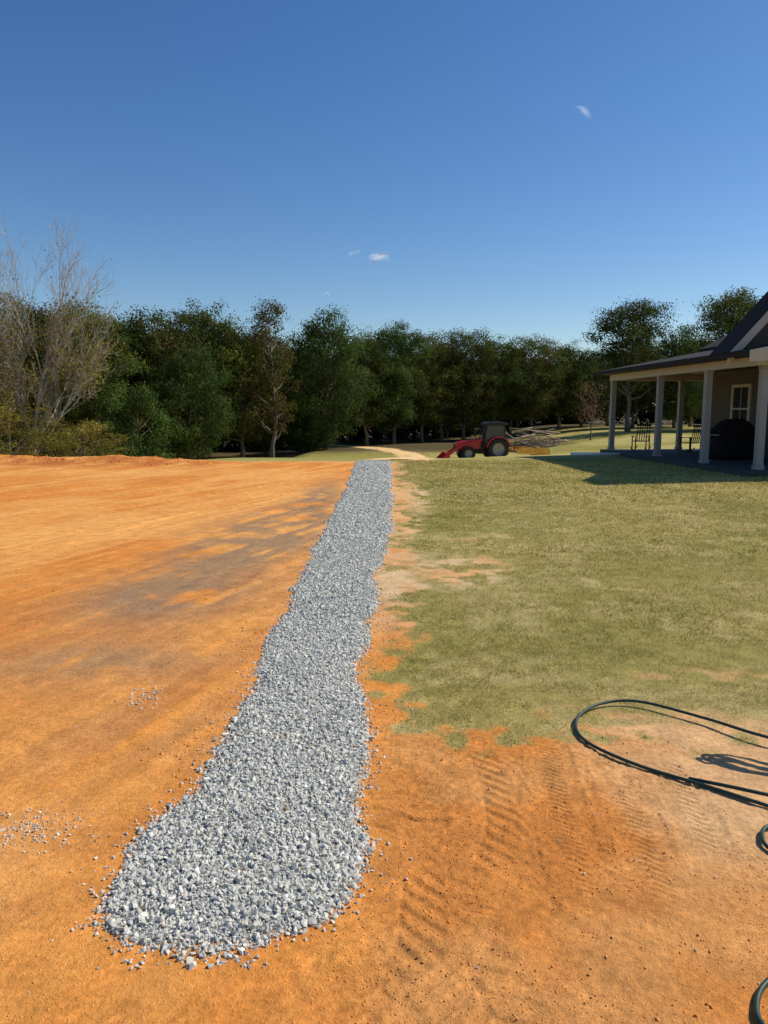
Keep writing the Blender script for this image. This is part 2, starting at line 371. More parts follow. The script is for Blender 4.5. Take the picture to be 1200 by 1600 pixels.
def track():
    pts=[]
    for (x0,y0),(x1,y1) in zip(TRK[:-1],TRK[1:]):
        n=max(2,int(math.hypot(x1-x0,y1-y0)/.5))
        for i in range(n): pts.append((x0+(x1-x0)*i/n,y0+(y1-y0)*i/n))
    P=np.array(pts); P=P[P[:,1]>24.0]
    for _ in range(8): P[1:-1]=(P[:-2]+P[1:-1]*2+P[2:])/4
    D=np.gradient(P,axis=0); D/=np.linalg.norm(D,axis=1)[:,None]; Nn=np.stack([D[:,1],-D[:,0]],-1)
    k=9; Vs=[]
    for i in range(len(P)):
        w=.95+.4*(vn(P[i,1],0,.8,71)-.5); w2=.95+.4*(vn(P[i,1],0,.8,72)-.5)
        for j in range(k):
            t=j/(k-1); off=-w+(w+w2)*t; p=P[i]+Nn[i]*off
            Vs.append((p[0],p[1],float(H(p[0],p[1]))+.035-.03*abs(2*t-1)**3-.02*math.exp(-((abs(2*t-1)-.55)/.15)**2)))
    Fs=[(i*k+j,i*k+j+1,(i+1)*k+j+1,(i+1)*k+j) for i in range(len(P)-1) for j in range(k-1)]
    o=link(bpy.data.objects.new('dirt_track',npmesh('dirt_track',Vs,Fs,None,M['track'],True))); o['kind']='structure'
track()

# ------------------------------------------------------------ stones
def hulls(n,k,seed,flat=.7):
    r=np.random.RandomState(seed); out=[]
    for i in range(n):
        bm=bmesh.new()
        p=r.normal(size=(k,3)); p/=np.abs(p).max(axis=1)[:,None]**.6*np.linalg.norm(p,axis=1)[:,None]**.4
        p*=np.array([1,r.uniform(.55,.9),r.uniform(.42,flat)])*.5
        for q in p: bm.verts.new(q)
        h=bmesh.ops.convex_hull(bm,input=bm.verts)
        junk=[v for v in bm.verts if not v.link_faces]
        bmesh.ops.delete(bm,geom=junk,context='VERTS'); bmesh.ops.triangulate(bm,faces=bm.faces)
        bm.verts.ensure_lookup_table(); bm.verts.index_update()
        out.append((np.array([v.co[:] for v in bm.verts]),np.array([[v.index for v in f.verts] for f in bm.faces]))); bm.free()
    return out
def randrot(n,r,tilt=1.0):
    q=r.normal(size=(n,4)); q[:,1:3]*=tilt; q/=np.linalg.norm(q,axis=1)[:,None]; w,x,y,z=q.T
    return np.stack([1-2*(y*y+z*z),2*(x*y-z*w),2*(x*z+y*w),2*(x*y+z*w),1-2*(x*x+z*z),2*(y*z-x*w),2*(x*z-y*w),2*(y*z+x*w),1-2*(x*x+y*y)],-1).reshape(n,3,3)
def scatter(P,S,Cc,hl,seed,tilt=.6):
    r=np.random.RandomState(seed); n=len(P); vi=r.randint(len(hl),size=n); R=randrot(n,r,tilt)
    Vs=[];Fs=[];Cs=[];o=0
    for k,(hv,hf) in enumerate(hl):
        m=np.where(vi==k)[0]
        if len(m)==0: continue
        sc=S[m][:,None,None]*r.uniform(.8,1.25,(len(m),1,3))
        v=np.einsum('nij,nkj->nki',R[m],hv[None]*sc)+P[m][:,None,:]
        Vs.append(v.reshape(-1,3)); nv=len(hv)
        Fs.append((hf[None]+(np.arange(len(m))*nv)[:,None,None]+o).reshape(-1,3)); o+=nv*len(m)
        Cs.append(np.repeat(Cc[m],nv,axis=0))
    return np.concatenate(Vs),np.concatenate(Fs),np.concatenate(Cs)
def stonecol(n,r):
    b=np.clip(r.lognormal(math.log(.54),.14,n),.30,.80)
    t=r.rand(n)
    c=np.stack([b*(1.0+.03*t),b*(1.0),b*(.86+.06*(1-t))],-1)
    return c
def gravel():
    r=np.random.RandomState(5); P=[];S=[]
    for y0,y1,dens,sm in [(1.95,3.4,17500,.0130),(3.4,5.5,14500,.0137),(5.5,9,8000,.0160),(9,14,5000,.0205),(14,23.2,3100,.026)]:
        n=int((y1-y0)*1.5*dens); x=r.uniform(-1.1,.4,n); y=r.uniform(y0,y1,n)
        l=gl(y); rr=gr(y)
        jit=r.exponential(.013,n)*r.choice([-1,1],n)
        ok=(x>l+jit)&(x<rr+jit)&(y>2.0+.35*np.abs((x+.53)/.45)**2.2*.5+r.exponential(.02,n)*r.choice([-1,1],n))
        x,y=x[ok],y[ok]
        s=sm*np.clip(r.lognormal(0,.40,len(x)),.45,2.3)
        z=H(x,y)+s*r.uniform(-.1,.28,len(x))
        P.append(np.stack([x,y,z],-1)); S.append(s)
    n=1200; y=1.95+r.rand(n)**1.5*9; side=r.rand(n)<.6
    x=np.where(side,gl(y)-r.exponential(.045,n),gr(y)+r.exponential(.035,n)); s=r.uniform(.005,.017,n)
    P.append(np.stack([x,y,H(x,y)+s*.2],-1)); S.append(s)
    n=260; x=r.normal(-1.38,.11,n); y=r.normal(2.66,.07,n); s=r.uniform(.004,.014,n); P.append(np.stack([x,y,H(x,y)+s*.2],-1)); S.append(s)
    n=60; x=r.normal(-1.32,.05,n); y=r.normal(4.0,.1,n); s=r.uniform(.006,.018,n); P.append(np.stack([x,y,H(x,y)+s*.2],-1)); S.append(s)
    n=90; x=r.uniform(-1.8,1.6,n); y=r.uniform(1.7,4,n); s=r.uniform(.004,.012,n); P.append(np.stack([x,y,H(x,y)+s*.2],-1)); S.append(s)
    P=np.concatenate(P); S=np.concatenate(S); Cc=stonecol(len(P),r)
    dust=r.rand(len(P))<.003; Cc[dust]=np.array([.42,.25,.14])*r.uniform(.7,1.2,(dust.sum(),1))
    V,F,Cs=scatter(P,S,Cc,hulls(14,12,3,.72),8,.6)
    o=link(bpy.data.objects.new('gravel_path',npmesh('gravel_path',V,F,Cs,M['stone']))); o['kind']='structure'; o['label']='long strip of crushed grey stone'
    print('stones',len(P))
gravel()
def clods():
    r=np.random.RandomState(15); P=[];S=[]
    def put(n,fx,fy,s0,s1,seed,thr=.5,pw=4):
        x=fx(n); y=fy(n); ok=(fbm(x,y,3.5,seed,3)>thr)&(gmask(x,y)<.02)&(x<1.9)
        x,y=x[ok],y[ok]; s=s0+(s1-s0)*r.rand(len(x))**pw
        P.append(np.stack([x,y,H(x,y)+s*.05],-1)); S.append(s)
    put(18000,lambda n:r.uniform(-.2,1.4,n),lambda n:r.uniform(1.65,3.6,n),.0022,.009,81,.46)
    put(260,lambda n:r.uniform(-.2,1.2,n),lambda n:r.uniform(1.7,3.6,n),.007,.015,181,.45,1.5)
    put(6000,lambda n:r.uniform(-2.1,-.8,n),lambda n:r.uniform(1.65,5,n),.002,.008,83,.46)
    put(3500,lambda n:r.uniform(-.15,.2,n),lambda n:r.uniform(3.2,6.5,n),.003,.015,85,.42)
    put(2600,lambda n:-.84-r.exponential(.14,n),lambda n:r.uniform(3,12,n),.004,.020,87,.45)
    put(2000,lambda n:r.uniform(-6,-.9,n),lambda n:r.uniform(5,16,n),.006,.024,89,.48)
    n=700; x=r.uniform(-16,-5,n); y=22.3+r.normal(0,.5,n); s=r.uniform(.03,.09,n)*r.rand(n)**.7; P.append(np.stack([x,y,H(x,y)+s*.1],-1)); S.append(s)
    P=np.concatenate(P); S=np.concatenate(S)
    Cc=np.clip(groundcol(P[:,0],P[:,1])*r.uniform(.95,1.3,(len(P),1)),0,.9)
    V,F,Cs=scatter(P,S,Cc,hulls(6,12,33,.9),18,1)
    o=link(bpy.data.objects.new('soil_clods',npmesh('soil_clods',V,F,Cs,M['clod'],True))); o['kind']='stuff'
clods()

# ------------------------------------------------------------ lawn blades
def lawn():
    r=np.random.RandomState(25); B=[]
    for y0,y1,x1a,dens,h,w in [(3.1,5,3.2,16500,.018,.0028),(5,8,5,7000,.021,.0046),(8,13,8,3000,.022,.0085),(13,24,11,1150,.027,.017)]:
        n=int((y1-y0)*(x1a+.1)*dens); x=r.uniform(-.1,x1a,n); y=r.uniform(y0,y1,n)
        ok=(x<y*.56+.5); x,y=x[ok],y[ok]
        m=grassmask(x,y); tuft=ss(.38,.59,fbm(x,y,13,191,2))
        ok=(r.rand(len(x))<m**1.2*(.45+.55*tuft+.25*m))&(gmask(x,y)<.01)
        x,y,m,tuft=x[ok],y[ok],m[ok],tuft[ok]; n=len(x)
        B.append((x,y,np.full(n,h)*r.uniform(.5,1.5,n)*(.55+.5*m)*(.75+.45*tuft),np.full(n,w)*r.uniform(.7,1.4,n)))
    x=np.concatenate([b[0] for b in B]); y=np.concatenate([b[1] for b in B]); h=np.concatenate([b[2] for b in B]); w=np.concatenate([b[3] for b in B]); n=len(x)
    z=H(x,y)-.003
    a=r.uniform(0,2*math.pi,n); lean=r.uniform(.3,1.6,n)*h; b=r.uniform(0,2*math.pi,n)
    p=np.stack([x,y,z],-1); sx=np.stack([np.cos(a)*w/2,np.sin(a)*w/2,0*w],-1)
    tip=p+np.stack([np.cos(b)*lean,np.sin(b)*lean,h],-1)
    V=np.stack([p-sx,p+sx,tip],1).reshape(-1,3); F=np.arange(3*n).reshape(n,3)
    t=r.rand(n)+.9*(fbm(x,y,1.1,93,3)-.5)+.6*(fbm(x,y,8,95,2)-.5)
    green=np.array([.27,.275,.050]); olive=np.array([.46,.385,.090]); straw=np.array([.72,.57,.25])
    c=np.where((t<.22)[:,None],green,np.where((t<.60)[:,None],olive,straw))*r.uniform(.60,1.3,(n,1))
    o=link(bpy.data.objects.new('lawn_grass',npmesh('lawn_grass',V,F,np.repeat(np.clip(c,0,.85),3,axis=0),M['blade']))); o['kind']='stuff'
    print('blades',n)
lawn()

# ------------------------------------------------------------ trees
def leafcloud(P,size,col,r,aspect=.7,nrm=None):
    n=len(P)
    if nrm is None: w=r.normal(size=(n,3))
    else: w=nrm+r.normal(size=(n,3))*.34
    w/=np.linalg.norm(w,axis=1)[:,None]
    a=r.normal(size=(n,3)); a-=w*(a*w).sum(1)[:,None]; a/=np.linalg.norm(a,axis=1)[:,None]
    b=np.cross(w,a)
    a=a*(size*.5)[:,None]; b=b*(size*.5*aspect)[:,None]
    V=np.stack([P-a,P-b*.9+a*.1,P+a,P+b*.9+a*.1],1).reshape(-1,3)
    return V,np.arange(4*n).reshape(n,4),np.repeat(col,4,axis=0)
def treemesh(seed,Ht,W,cb,clumps,per,leaf,base,brown=0,bark='bark',peak=1.25,full=.5,wf=.42):
    r=np.random.RandomState(seed); mb=MB()
    wob=[(0,0,-.3)]; n=8; dx=dy=0
    for i in range(1,n+1):
        dx+=r.normal()*.012*Ht; dy+=r.normal()*.012*Ht; wob.append((dx,dy,Ht*.84*i/n))
    rad=[Ht*.018*(1.5 if i==0 else 1)*(1-.85*i/n) for i in range(n+1)]
    mb.tube(wob,rad,8)
    def trunkat(z):
        zz=[p[2] for p in wob]; return Vector((np.interp(z,zz,[p[0] for p in wob]),np.interp(z,zz,[p[1] for p in wob]),z))
    P=[];Cs=[];S=[];NN=[]
    for k in range(clumps):
        q=min(1,max(0,(k+.5+r.uniform(-.5,.5))/clumps)); t=cb+(.93-cb)*q
        prof=max(.30,math.sin(math.pi*(.08+.86*q**peak))**full)
        ang=k*2.39996+r.uniform(-.4,.4); rr=W*wf*prof*r.uniform(.35,1.08)
        c=np.array([rr*math.cos(ang),rr*math.sin(ang),t*Ht+r.normal()*.018*Ht])
        base_z=max(cb*Ht*.7,c[2]-rr*r.uniform(.35,.8)-.3)
        s=trunkat(min(base_z,Ht*.82)); e=Vector(c); mid=s.lerp(e,.5)+Vector((0,0,-.08*rr+r.normal()*.1))
        rb=Ht*.008*(1.2-.6*q)
        mb.tube([s,mid,e],[rb,rb*.7,rb*.25],5,False)
        R=W*r.uniform(.10,.19)
        for _ in range(3):
            d=Vector(r.normal(size=3)).normalized()*R*.9; mb.tube([mid.lerp(e,.6),e+d],[rb*.35,rb*.1],3,False)
        m=int(per*r.uniform(.8,1.2)*(R/(W*.15))**2)
        nb=16; sd=r.normal(size=(nb,3)); sd/=np.linalg.norm(sd,axis=1)[:,None]; sub=c+sd*(R*r.uniform(.45,1.08,(nb,1)))*np.array([1,1,.7])
        j=r.randint(nb,size=m); off=r.normal(size=(m,3))*R*.26*np.array([1,1,.6])
        p=sub[j]+off
        nrm=(p-c)/R*.6+off/(R*.26)*.45+np.array([0,0,.35]); nrm/=np.linalg.norm(nrm,axis=1)[:,None]+1e-6
        P.append(p); S.append(leaf*r.uniform(.6,1.35,m)); NN.append(nrm)
        cc=np.array(base)*r.uniform(.62,1.42)*np.array([r.uniform(.88,1.2),1,r.uniform(.8,1.1)])
        col=cc[None]*r.uniform(.82,1.18,(m,1))
        if brown>0:
            sb=r.rand(nb)<brown*1.2; bm_=sb[j]&(r.rand(m)<.7); col[bm_]=np.array([.19,.11,.04])*r.uniform(.7,1.1,(bm_.sum(),1))
        Cs.append(col)
    P=np.concatenate(P);S=np.concatenate(S);Cs=np.concatenate(Cs)
    V,F,cc=leafcloud(P,S,Cs,r,.7,np.concatenate(NN))
    return mb.mesh('trunk',M[bark],True),npmesh('crown',V,F,cc,M['leaf'])
DG=(.054,.086,.019); OL=(.105,.120,.026); MG=(.076,.105,.021)
VAR={
 'a':(12,9,treemesh(1,12,9,.18,66,640,.165,DG)),
 'b':(12,8.5,treemesh(2,12,8.5,.23,60,610,.165,MG,brown=.03)),
 'c':(13,7,treemesh(3,13,7,.28,52,490,.165,MG,brown=.07)),
 'd':(10,9,treemesh(4,10,9,.13,66,640,.165,DG)),
 'e':(12,5.5,treemesh(5,12,5.5,.2,38,250,.15,OL,brown=.42,peak=.9)),
 'f':(13,9,treemesh(6,13,9,.34,50,540,.17,MG,brown=.02)),
 'g':(5,6,treemesh(7,5,6,.05,40,480,.14,DG,brown=.04)),
 'h':(5,4.5,treemesh(8,5,4.5,.3,26,24,.14,(.22,.09,.05),brown=.5)),
 'i':(6,6,treemesh(9,6,6,.05,42,330,.12,(.22,.195,.040),brown=.22)),
 'j':(12,8.5,treemesh(10,12,8.5,.23,58,560,.165,OL,brown=.08)),
}
LB={'a':('broad dark green oak with dense crown','oak_tree'),'b':('green hardwood with full crown at wood edge','hardwood_tree'),
 'c':('tall slender green tree with loose crown','hardwood_tree'),'d':('round dark green oak with foliage to the ground','oak_tree'),
 'e':('thin tree with sparse brown autumn leaves','autumn_tree'),'f':('tall oak with open airy crown and bare trunk','oak_tree'),
 'g':('low dark green bush at the wood edge','shrub'),'h':('small nearly bare tree with a few reddish leaves','autumn_tree'),
 'i':('yellow brown leafy shrub beside the clay yard','shrub'),'j':('olive green tree with some browning leaves','hardwood_tree')}
def tree(v,x,y,topz,w=None,rot=None,sink=0):
    Hn,Wn,(tm_,cm_)=VAR[v]; zb=float(baseH(x,y))-sink
    s=(topz-zb)/Hn; sw=(w/Wn) if w else s
    lab,nm=LB[v]
    e=empty(nm,(x,y,zb),lab,'shrub' if nm=='shrub' else 'tree','trees along the edge of the wood',rot if rot is not None else random.uniform(0,6.28))
    e.scale=(sw,sw,s)
    link(bpy.data.objects.new('trunk',tm_),e); link(bpy.data.objects.new('crown',cm_),e)
for t in [
 ('b',-21.4,54,8.8,8),('i',-18.9,38,1.8,5.2),('i',-16.6,41,1.0,4.8),('i',-22.0,40,3.4,6),
 ('a',-22,60,9.0,9),('j',-18.9,62,9.6,9),('g',-17.2,52,3.2,6.0),('d',-15.2,58,6.0,7),('b',-15.4,65,10.4,9),('c',-17.6,72,9.4,9),
 ('e',-9.8,65,11.4,5.6),('j',-12.6,66,8.8,8),('d',-5.6,72,10.4,8.8),('d',-11.5,72,8.4,8.5),('b',-1.8,79,9.2,7.5),
 ('a',1.0,82,10.8,8.2),('j',4.3,85,10.4,7.6),('b',6.8,88,9.4,7.5),('j',9.4,88,10.9,8),('b',13.1,91,10.2,8.2),('c',15.6,94,9.4,7),('j',18,92,10.5,8.4),
 ('b',22.2,95,9.9,8.6),('d',26.3,100,9.0,9),('f',25.4,78,12.9,10),('j',30.5,92,9.7,8),('d',35.6,92,10.8,9),('f',36.6,80,14,10.5),('a',42,84,13,9),('f',40.5,80,13.6,10),
 ('h',19.3,70,4.6,3.6),('f',31,104,9.8,9),('e',-25.0,56,9.8,6),('a',-28,55,9.6,9),('b',-33,52,11,9),('a',-27,64,10.2,9),
 ('g',-7,70,.6,5),('a',48,76,12,9),('b',40,98,11,8)]:
    tree(*t)
rr=random.Random(4)
for i in range(34):
    x=-31+i*1.9+rr.uniform(-.8,.8); y=73+max(0,(x+30))*.62+rr.uniform(0,6)+ (8 if x>10 else 0)
    tree(rr.choice('abdjab'),x,y,rr.uniform(7.6,9.6)+ (.4 if x<-8 else 0),rr.uniform(8.0,10))
def woodland():
    r=np.random.RandomState(44); P=[];S=[];Cs=[]
    for k in range(820):
        x=r.uniform(-75,60); y=(82 if x<-5 else 82+ (x+5)*1.0)+r.uniform(0,16)
        y=min(y,118)+0
        if x<-28: y=r.uniform(60,84)
        zb=float(baseH(x,y)); zt=zb+r.uniform(.3,8.5); R=r.uniform(1.0,2.0)
        m=190; d=r.normal(size=(m,3)); d/=np.linalg.norm(d,axis=1)[:,None]
        P.append(np.array([x,y,zt])+d*(R*(.3+.7*r.rand(m)))[:,None]); S.append(r.uniform(.3,.6,m))
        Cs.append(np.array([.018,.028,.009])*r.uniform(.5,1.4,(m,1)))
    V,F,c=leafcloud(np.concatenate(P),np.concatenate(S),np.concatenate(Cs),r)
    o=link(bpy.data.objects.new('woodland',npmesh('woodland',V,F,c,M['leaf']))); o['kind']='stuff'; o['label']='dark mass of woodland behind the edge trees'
woodland()

def baretree(x,y,Ht,seed,leafn=9000,nbs=(9,5,3,3,2),wide=.66):
    r=random.Random(seed); mb=MB(); tips=[]
    def grow(p,d,L,rad,dep):
        pts=[p]; n=4; q=p; dd=d.copy()
        for i in range(n):
            dd=(dd+Vector((r.gauss(0,.09),r.gauss(0,.09),.05+r.gauss(0,.05)))).normalized(); q=q+dd*(L/n); pts.append(q)
        mb.tube(pts,[rad*(1-.5*i/n) for i in range(n+1)],6 if dep<2 else 3,False)
        tips.extend([(pp,dep) for pp in pts[2:]])
        if dep>=5: return
        nb=nbs[dep]
        for k in range(nb):
            t=r.uniform(.2 if dep==0 else .25,1.0); idx=min(n-1,int(t*n)); b=pts[idx].lerp(pts[idx+1],t*n-idx)
            ax=dd.orthogonal().normalized(); ax.rotate(Matrix.Rotation(r.uniform(0,6.28),3,dd))
            nd=(dd*r.uniform(.8,1.1)+ax*r.uniform(.5,.95)+Vector((0,0,.22))).normalized()
            grow(b,nd,L*r.uniform(.48,.70),max(.012,rad*(1-.5*t)*r.uniform(.45,.62)),dep+1)
        grow(pts[-1],dd,L*.6,rad*.5,dep+1)
    grow(Vector((0,0,-.3)),Vector((.03,0,1)),Ht*.46,.19,0)
    zb=float(baseH(x,y))
    e=empty('bare_tree',(x,y,zb),'tall grey tree with mostly bare branches','tree')
    mx=max(p.z for p,_ in tips); s=Ht/mx
    mb.v=[(a*wide,b*wide,c) for a,b,c in mb.v]; e.scale=(s,s,s)
    mb.obj('trunk',M['palebark'],e,True)
    rs=np.random.RandomState(seed); T=np.array([(p.x*wide,p.y*wide,p.z) for p,dp in tips if dp>=3 and (p.z<mx*.66 or r.random()<.12)])
    idx=rs.randint(len(T),size=leafn); w=rs.rand(leafn)<np.clip(1.25-T[idx][:,2]/(mx*.64),.05,1)
    P=T[idx][w]+rs.normal(size=(w.sum(),3))*.24; n=len(P)
    pal=np.array([[.26,.20,.05],[.22,.21,.045],[.28,.17,.045]]); c=pal[rs.randint(3,size=n)]*rs.uniform(.6,1.3,(n,1))
    V,F,cc=leafcloud(P,rs.uniform(.09,.18,n),c,rs)
    link(bpy.data.objects.new('crown',npmesh('crown',V,F,cc,M['leaf'])),e)
baretree(-19.8,42,14.9,3,13000)
baretree(-22.4,43,13.4,9,9000)

# ------------------------------------------------------------ house
house=empty('house',(8.5,17.5,0),'tan lap sided house with gabled roof and open porch','house',rot=math.radians(3.4))
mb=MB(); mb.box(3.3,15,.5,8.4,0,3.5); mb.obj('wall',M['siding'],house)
sl=1.12; ze=3.04
def gz(x): return ze+sl*x
mb=MB(); mb.prism([(.22,2.9),(9.78,2.9),(9.78,gz(.02)),(5,gz(4.8)),(.22,gz(.02))],1.25,1.95); mb.obj('gable_wall',M['siding'],house)
mb=MB()
mb.slab([(-.05,1.0,gz(-.05)),(5,1.0,gz(5)),(5,1.96,gz(5)),(-.05,1.96,gz(-.05))],.14); mb.slab([(10.05,1.0,gz(-.05)),(10.05,1.96,gz(-.05)),(5.002,1.96,gz(5)),(5.002,1.0,gz(5))],.14)
mb.slab([(-.05,0,2.98),(3.3,0,3.64),(3.3,8.4,3.64),(-.05,10.5,2.98)],.08)
mb.slab([(3.303,0,3.64),(15,0,3.64),(15,2.05,3.64),(3.303,2.05,3.64)],.08)
mb.slab([(-.05,10.503,2.98),(3.3,8.403,3.64),(15,8.403,3.64),(15,10.503,2.98)],.08)
mb.slab([(3.0,2.06,3.68),(9.1,2.06,6.8),(9.1,8.8,6.8),(3.0,8.8,3.68)],.13); mb.slab([(15.3,2.06,3.68),(15.3,8.8,3.68),(9.103,8.8,6.8),(9.103,2.06,6.8)],.13)
roof=mb.obj('roof',M['shingle'],house)
mb=MB(); mb.prism([(-.07,gz(-.07)-.30),(-.07,gz(-.07)-.03),(5,gz(5)-.03),(10.07,gz(-.07)-.03),(10.07,gz(-.07)-.30),(5,gz(5)-.33)],.965,.997)
mb.obj('rake_board',M['cream'],house)
mb=MB(); mb.box(-.08,-.053,0,10.5,2.84,2.96); mb.box(-.08,15,10.506,10.53,2.84,2.96); mb.obj('fascia',M['dark'],house)
mb=MB(); mb.prism([(-.08,2.70),(-.08,2.96),(3.3,3.62),(15,3.62),(15,3.3),(3.3,3.3),(.2,2.70)],-.035,-.003); mb.obj('eave_return',M['cream'],house)
mb=MB(); mb.box(.36,.56,.4,10.15,2.64,2.85); mb.box(.563,15,9.90,10.10,2.64,2.85); mb.box(.563,3.29,.4,.62,2.64,2.85); mb.obj('porch_beam',M['cream'],house)
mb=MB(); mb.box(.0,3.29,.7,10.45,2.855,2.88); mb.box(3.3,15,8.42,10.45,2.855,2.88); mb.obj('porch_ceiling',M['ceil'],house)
mb=MB(); mb.box(.15,3.29,.25,10.3,-.2,.14); mb.box(3.293,15,8.41,10.3,-.2,.14); mb.obj('porch_floor',M['concrete'],house,bevel=.01)
def post(x,y):
    m=MB(); w=.085; m.box(x-w,x+w,y-w,y+w,.24,2.58); m.box(x-w-.02,x+w+.02,y-w-.02,y+w+.02,.142,.238); m.box(x-w-.015,x+w+.015,y-w-.015,y+w+.015,2.582,2.638)
    m.obj('porch_post',M['postp'],house,bevel=.005)
for p in [(.72,.72),(.46,2.95),(.46,6.0),(.46,10.0),(3.0,10.0),(6.0,10.0)]: post(*p)
w=empty('window',(3.3,6.35,0),parent=house)
m=MB()
for a in [(-.06,-.002,-.56,-.46,.98,2.40),(-.06,-.002,.46,.56,.98,2.40),(-.06,-.002,-.457,.457,2.30,2.40),(-.05,-.002,-.457,.457,1.60,1.65)]: m.box(*a)
m.box(-.042,-.03,-.01,.01,1.0,2.296)
m.obj('frame',M['cream'],w)
m=MB(); m.box(-.028,-.01,-.457,.457,1.0,2.297); m.obj('glass',M['glass'],w)
m=MB(); m.box(-.10,-.002,-.60,.60,.90,.977); m.obj('sill',M['cream'],w)
d=empty('door',(3.3,3.6,0),parent=house)
m=MB(); m.box(-.04,-.002,-.46,.46,.15,2.3); m.obj('leaf_panel',M['dark'],d)
m=MB(); m.box(-.06,-.002,-.58,-.463,.145,2.42); m.box(-.06,-.002,.463,.58,.145,2.42); m.box(-.06,-.002,-.462,.462,2.303,2.42); m.obj('frame',M['cream'],d)
HM=Matrix.Translation((8.5,17.5,0))@Matrix.Rotation(math.radians(3.4),4,'Z')
def onporch(x,y): return HM@Vector((x,y,.142))

gp=onporch(2.1,4.5); ge=empty('covered_grill',gp,'barbecue grill under a black fabric cover on porch','grill',rot=.15)
m=MB(); n=28; prof=[(0,1.02,.80),(.25,.98,.78),(.5,.97,.80),(.78,1.0,.86),(.84,1.12,.92),(.95,.9,.78),(1.1,.62,.62),(1.18,.40,.38)]
for z,ax,ay in prof:
    for k in range(n):
        t=2*math.pi*k/n; c,s_=math.cos(t),math.sin(t); e_=.45
        wr=1+.03*math.sin(k*3.3)*(1 if z<.8 else .2)
        m.v.append((math.copysign(abs(c)**e_,c)*ax*.62*wr,math.copysign(abs(s_)**e_,s_)*ay*.36*wr,z+.003))
for i in range(len(prof)-1):
    for k in range(n): m.f.append((i*n+k,i*n+(k+1)%n,(i+1)*n+(k+1)%n,(i+1)*n+k))
m.f.append(tuple((len(prof)-1)*n+k for k in range(n))); m.f.append(tuple(range(n))[::-1])
m.obj('cover',M['cover'],ge,True)
m=MB(); m.tube([(-.66,-.3,.72),(-.66,.3,.72)],.018,8); m.obj('handle',M['rim'],ge)

def chair(x,y,rot,label):
    p=onporch(x,y); e=empty('rocking_chair',p,label,'chair','chairs on the porch',rot=rot); e.scale=(.9,.9,.8)
    m=MB()
    for sx in (-.27,.27):
        pts=[(sx,-.42+.1*i,.03+.16*((i-4.3)/4.6)**2) for i in range(10)]; m.tube(pts,.02,6)
    m.obj('rocker',M['dark'],e)
    m=MB(); [m.box(-.28,.28,-.28+i*.085,-.21+i*.085,.42,.445) for i in range(6)]; m.obj('seat',M['dark'],e)
    m=MB()
    for i in range(6):
        xx=-.23+i*.092; m.tube([(xx,.24,.44),(xx,.36,1.08)],.018,6)
    m.box(-.29,.29,.345,.375,1.08,1.17); m.obj('backrest',M['dark'],e)
    for sx in (-.27,.27):
        for sy in (-.24,.22):
            m=MB(); m.tube([(sx,sy,.06),(sx,sy,.63 if sy<0 else .60)],.022,6); m.obj('leg',M['dark'],e)
        m=MB(); m.box(sx-.045,sx+.045,-.30,.30,.63,.655); m.obj('armrest',M['dark'],e)
chair(1.2,9.1,-.6,'dark wooden rocking chair near the porch end'); chair(2.3,7.6,-1.2,'dark wooden rocking chair by the house wall')

m=MB(); n=14
R0,R1=.055,.045; pv=[]
z0=float(H(7.4,25.9))+.075
for x_ in (6.5,8.15):
    for R_ in (R0,R1):
        for k in range(n):
            t=2*math.pi*k/n; pv.append((x_,25.9-(x_-7)*.15+R_*math.cos(t),z0+R_*math.sin(t)))
m.v=pv
for k in range(n):
    j=(k+1)%n
    m.f+=[(k,j,2*n+j,2*n+k),(n+k,n+j,3*n+j,3*n+k),(k,j,n+j,n+k),(2*n+k,2*n+j,3*n+j,3*n+k)]
o=m.obj('plastic_pipe',M['pvc'],None,True); o['label']='white plastic drain pipe lying on grass beside porch'; o['category']='pipe'

# ------------------------------------------------------------ hose
def catmull(P,n=10):
    P=[Vector(p) for p in P]; out=[]
    Q=[P[0]*2-P[1]]+P+[P[-1]*2-P[-2]]
    for i in range(1,len(Q)-2):
        for k in range(n):
            t=k/n; a,b,c,d_=Q[i-1],Q[i],Q[i+1],Q[i+2]
            out.append(.5*((2*b)+(c-a)*t+(2*a-5*b+4*c-d_)*t*t+(3*b-a-3*c+d_)*t**3))
    out.append(P[-1]); return out
def G(x,y,dz=.011): return (x,y,float(H(x,y))+dz)
hp=[(2.3,3.25,.25),(2.25,3.2,.12),(2.1,3.25,.03),G(1.83,3.42,.04),G(1.65,3.65,.03),G(1.39,3.87,.03),G(1.18,3.86,.025),G(1.02,3.71,.02),G(.965,3.54),G(1.0,3.37),G(1.16,3.18),G(1.366,2.99),G(1.557,2.83),G(1.75,2.66),G(1.95,2.45,.03),G(1.85,2.25,.02),G(1.55,2.42,.015),G(1.43,2.50,.015),G(1.41,2.58,.015),G(1.50,2.68,.015),G(1.75,2.62,.03),G(2.0,2.3,.03),G(1.8,1.95),G(1.3,1.99),G(1.09,1.90),G(1.0,1.80),G(.99,1.70),G(1.05,1.5),G(1.3,1.3)]
ho=MB(); ho.tube(catmull(hp,12),.0078,12)
cc=[]  # unseen raised coil, added so its ring shadow falls on the clay
for i in range(140):
    t=i/140*5*2*math.pi; rr_=.17+.02*math.sin(i*.37)
    cc.append((2.10+rr_*math.cos(t)*1.1,3.32+.03*math.sin(i*.21)+rr_*math.sin(t)*.75,.40+.13*math.sin(t+.6)+.012*(i/28)))
ho.tube(cc,.009,8)
ho.tube(catmull([G(1.33,3.06),G(1.45,2.95,.03),G(1.62,2.86,.035),G(1.8,2.80,.03),G(2.1,2.9,.1),(2.2,3.1,.3)],10),.0078,10)
o=ho.obj('garden_hose',M['hose'],None,True); o['label']='dark green rubber hose looped on bare clay and grass'; o['category']='hose'

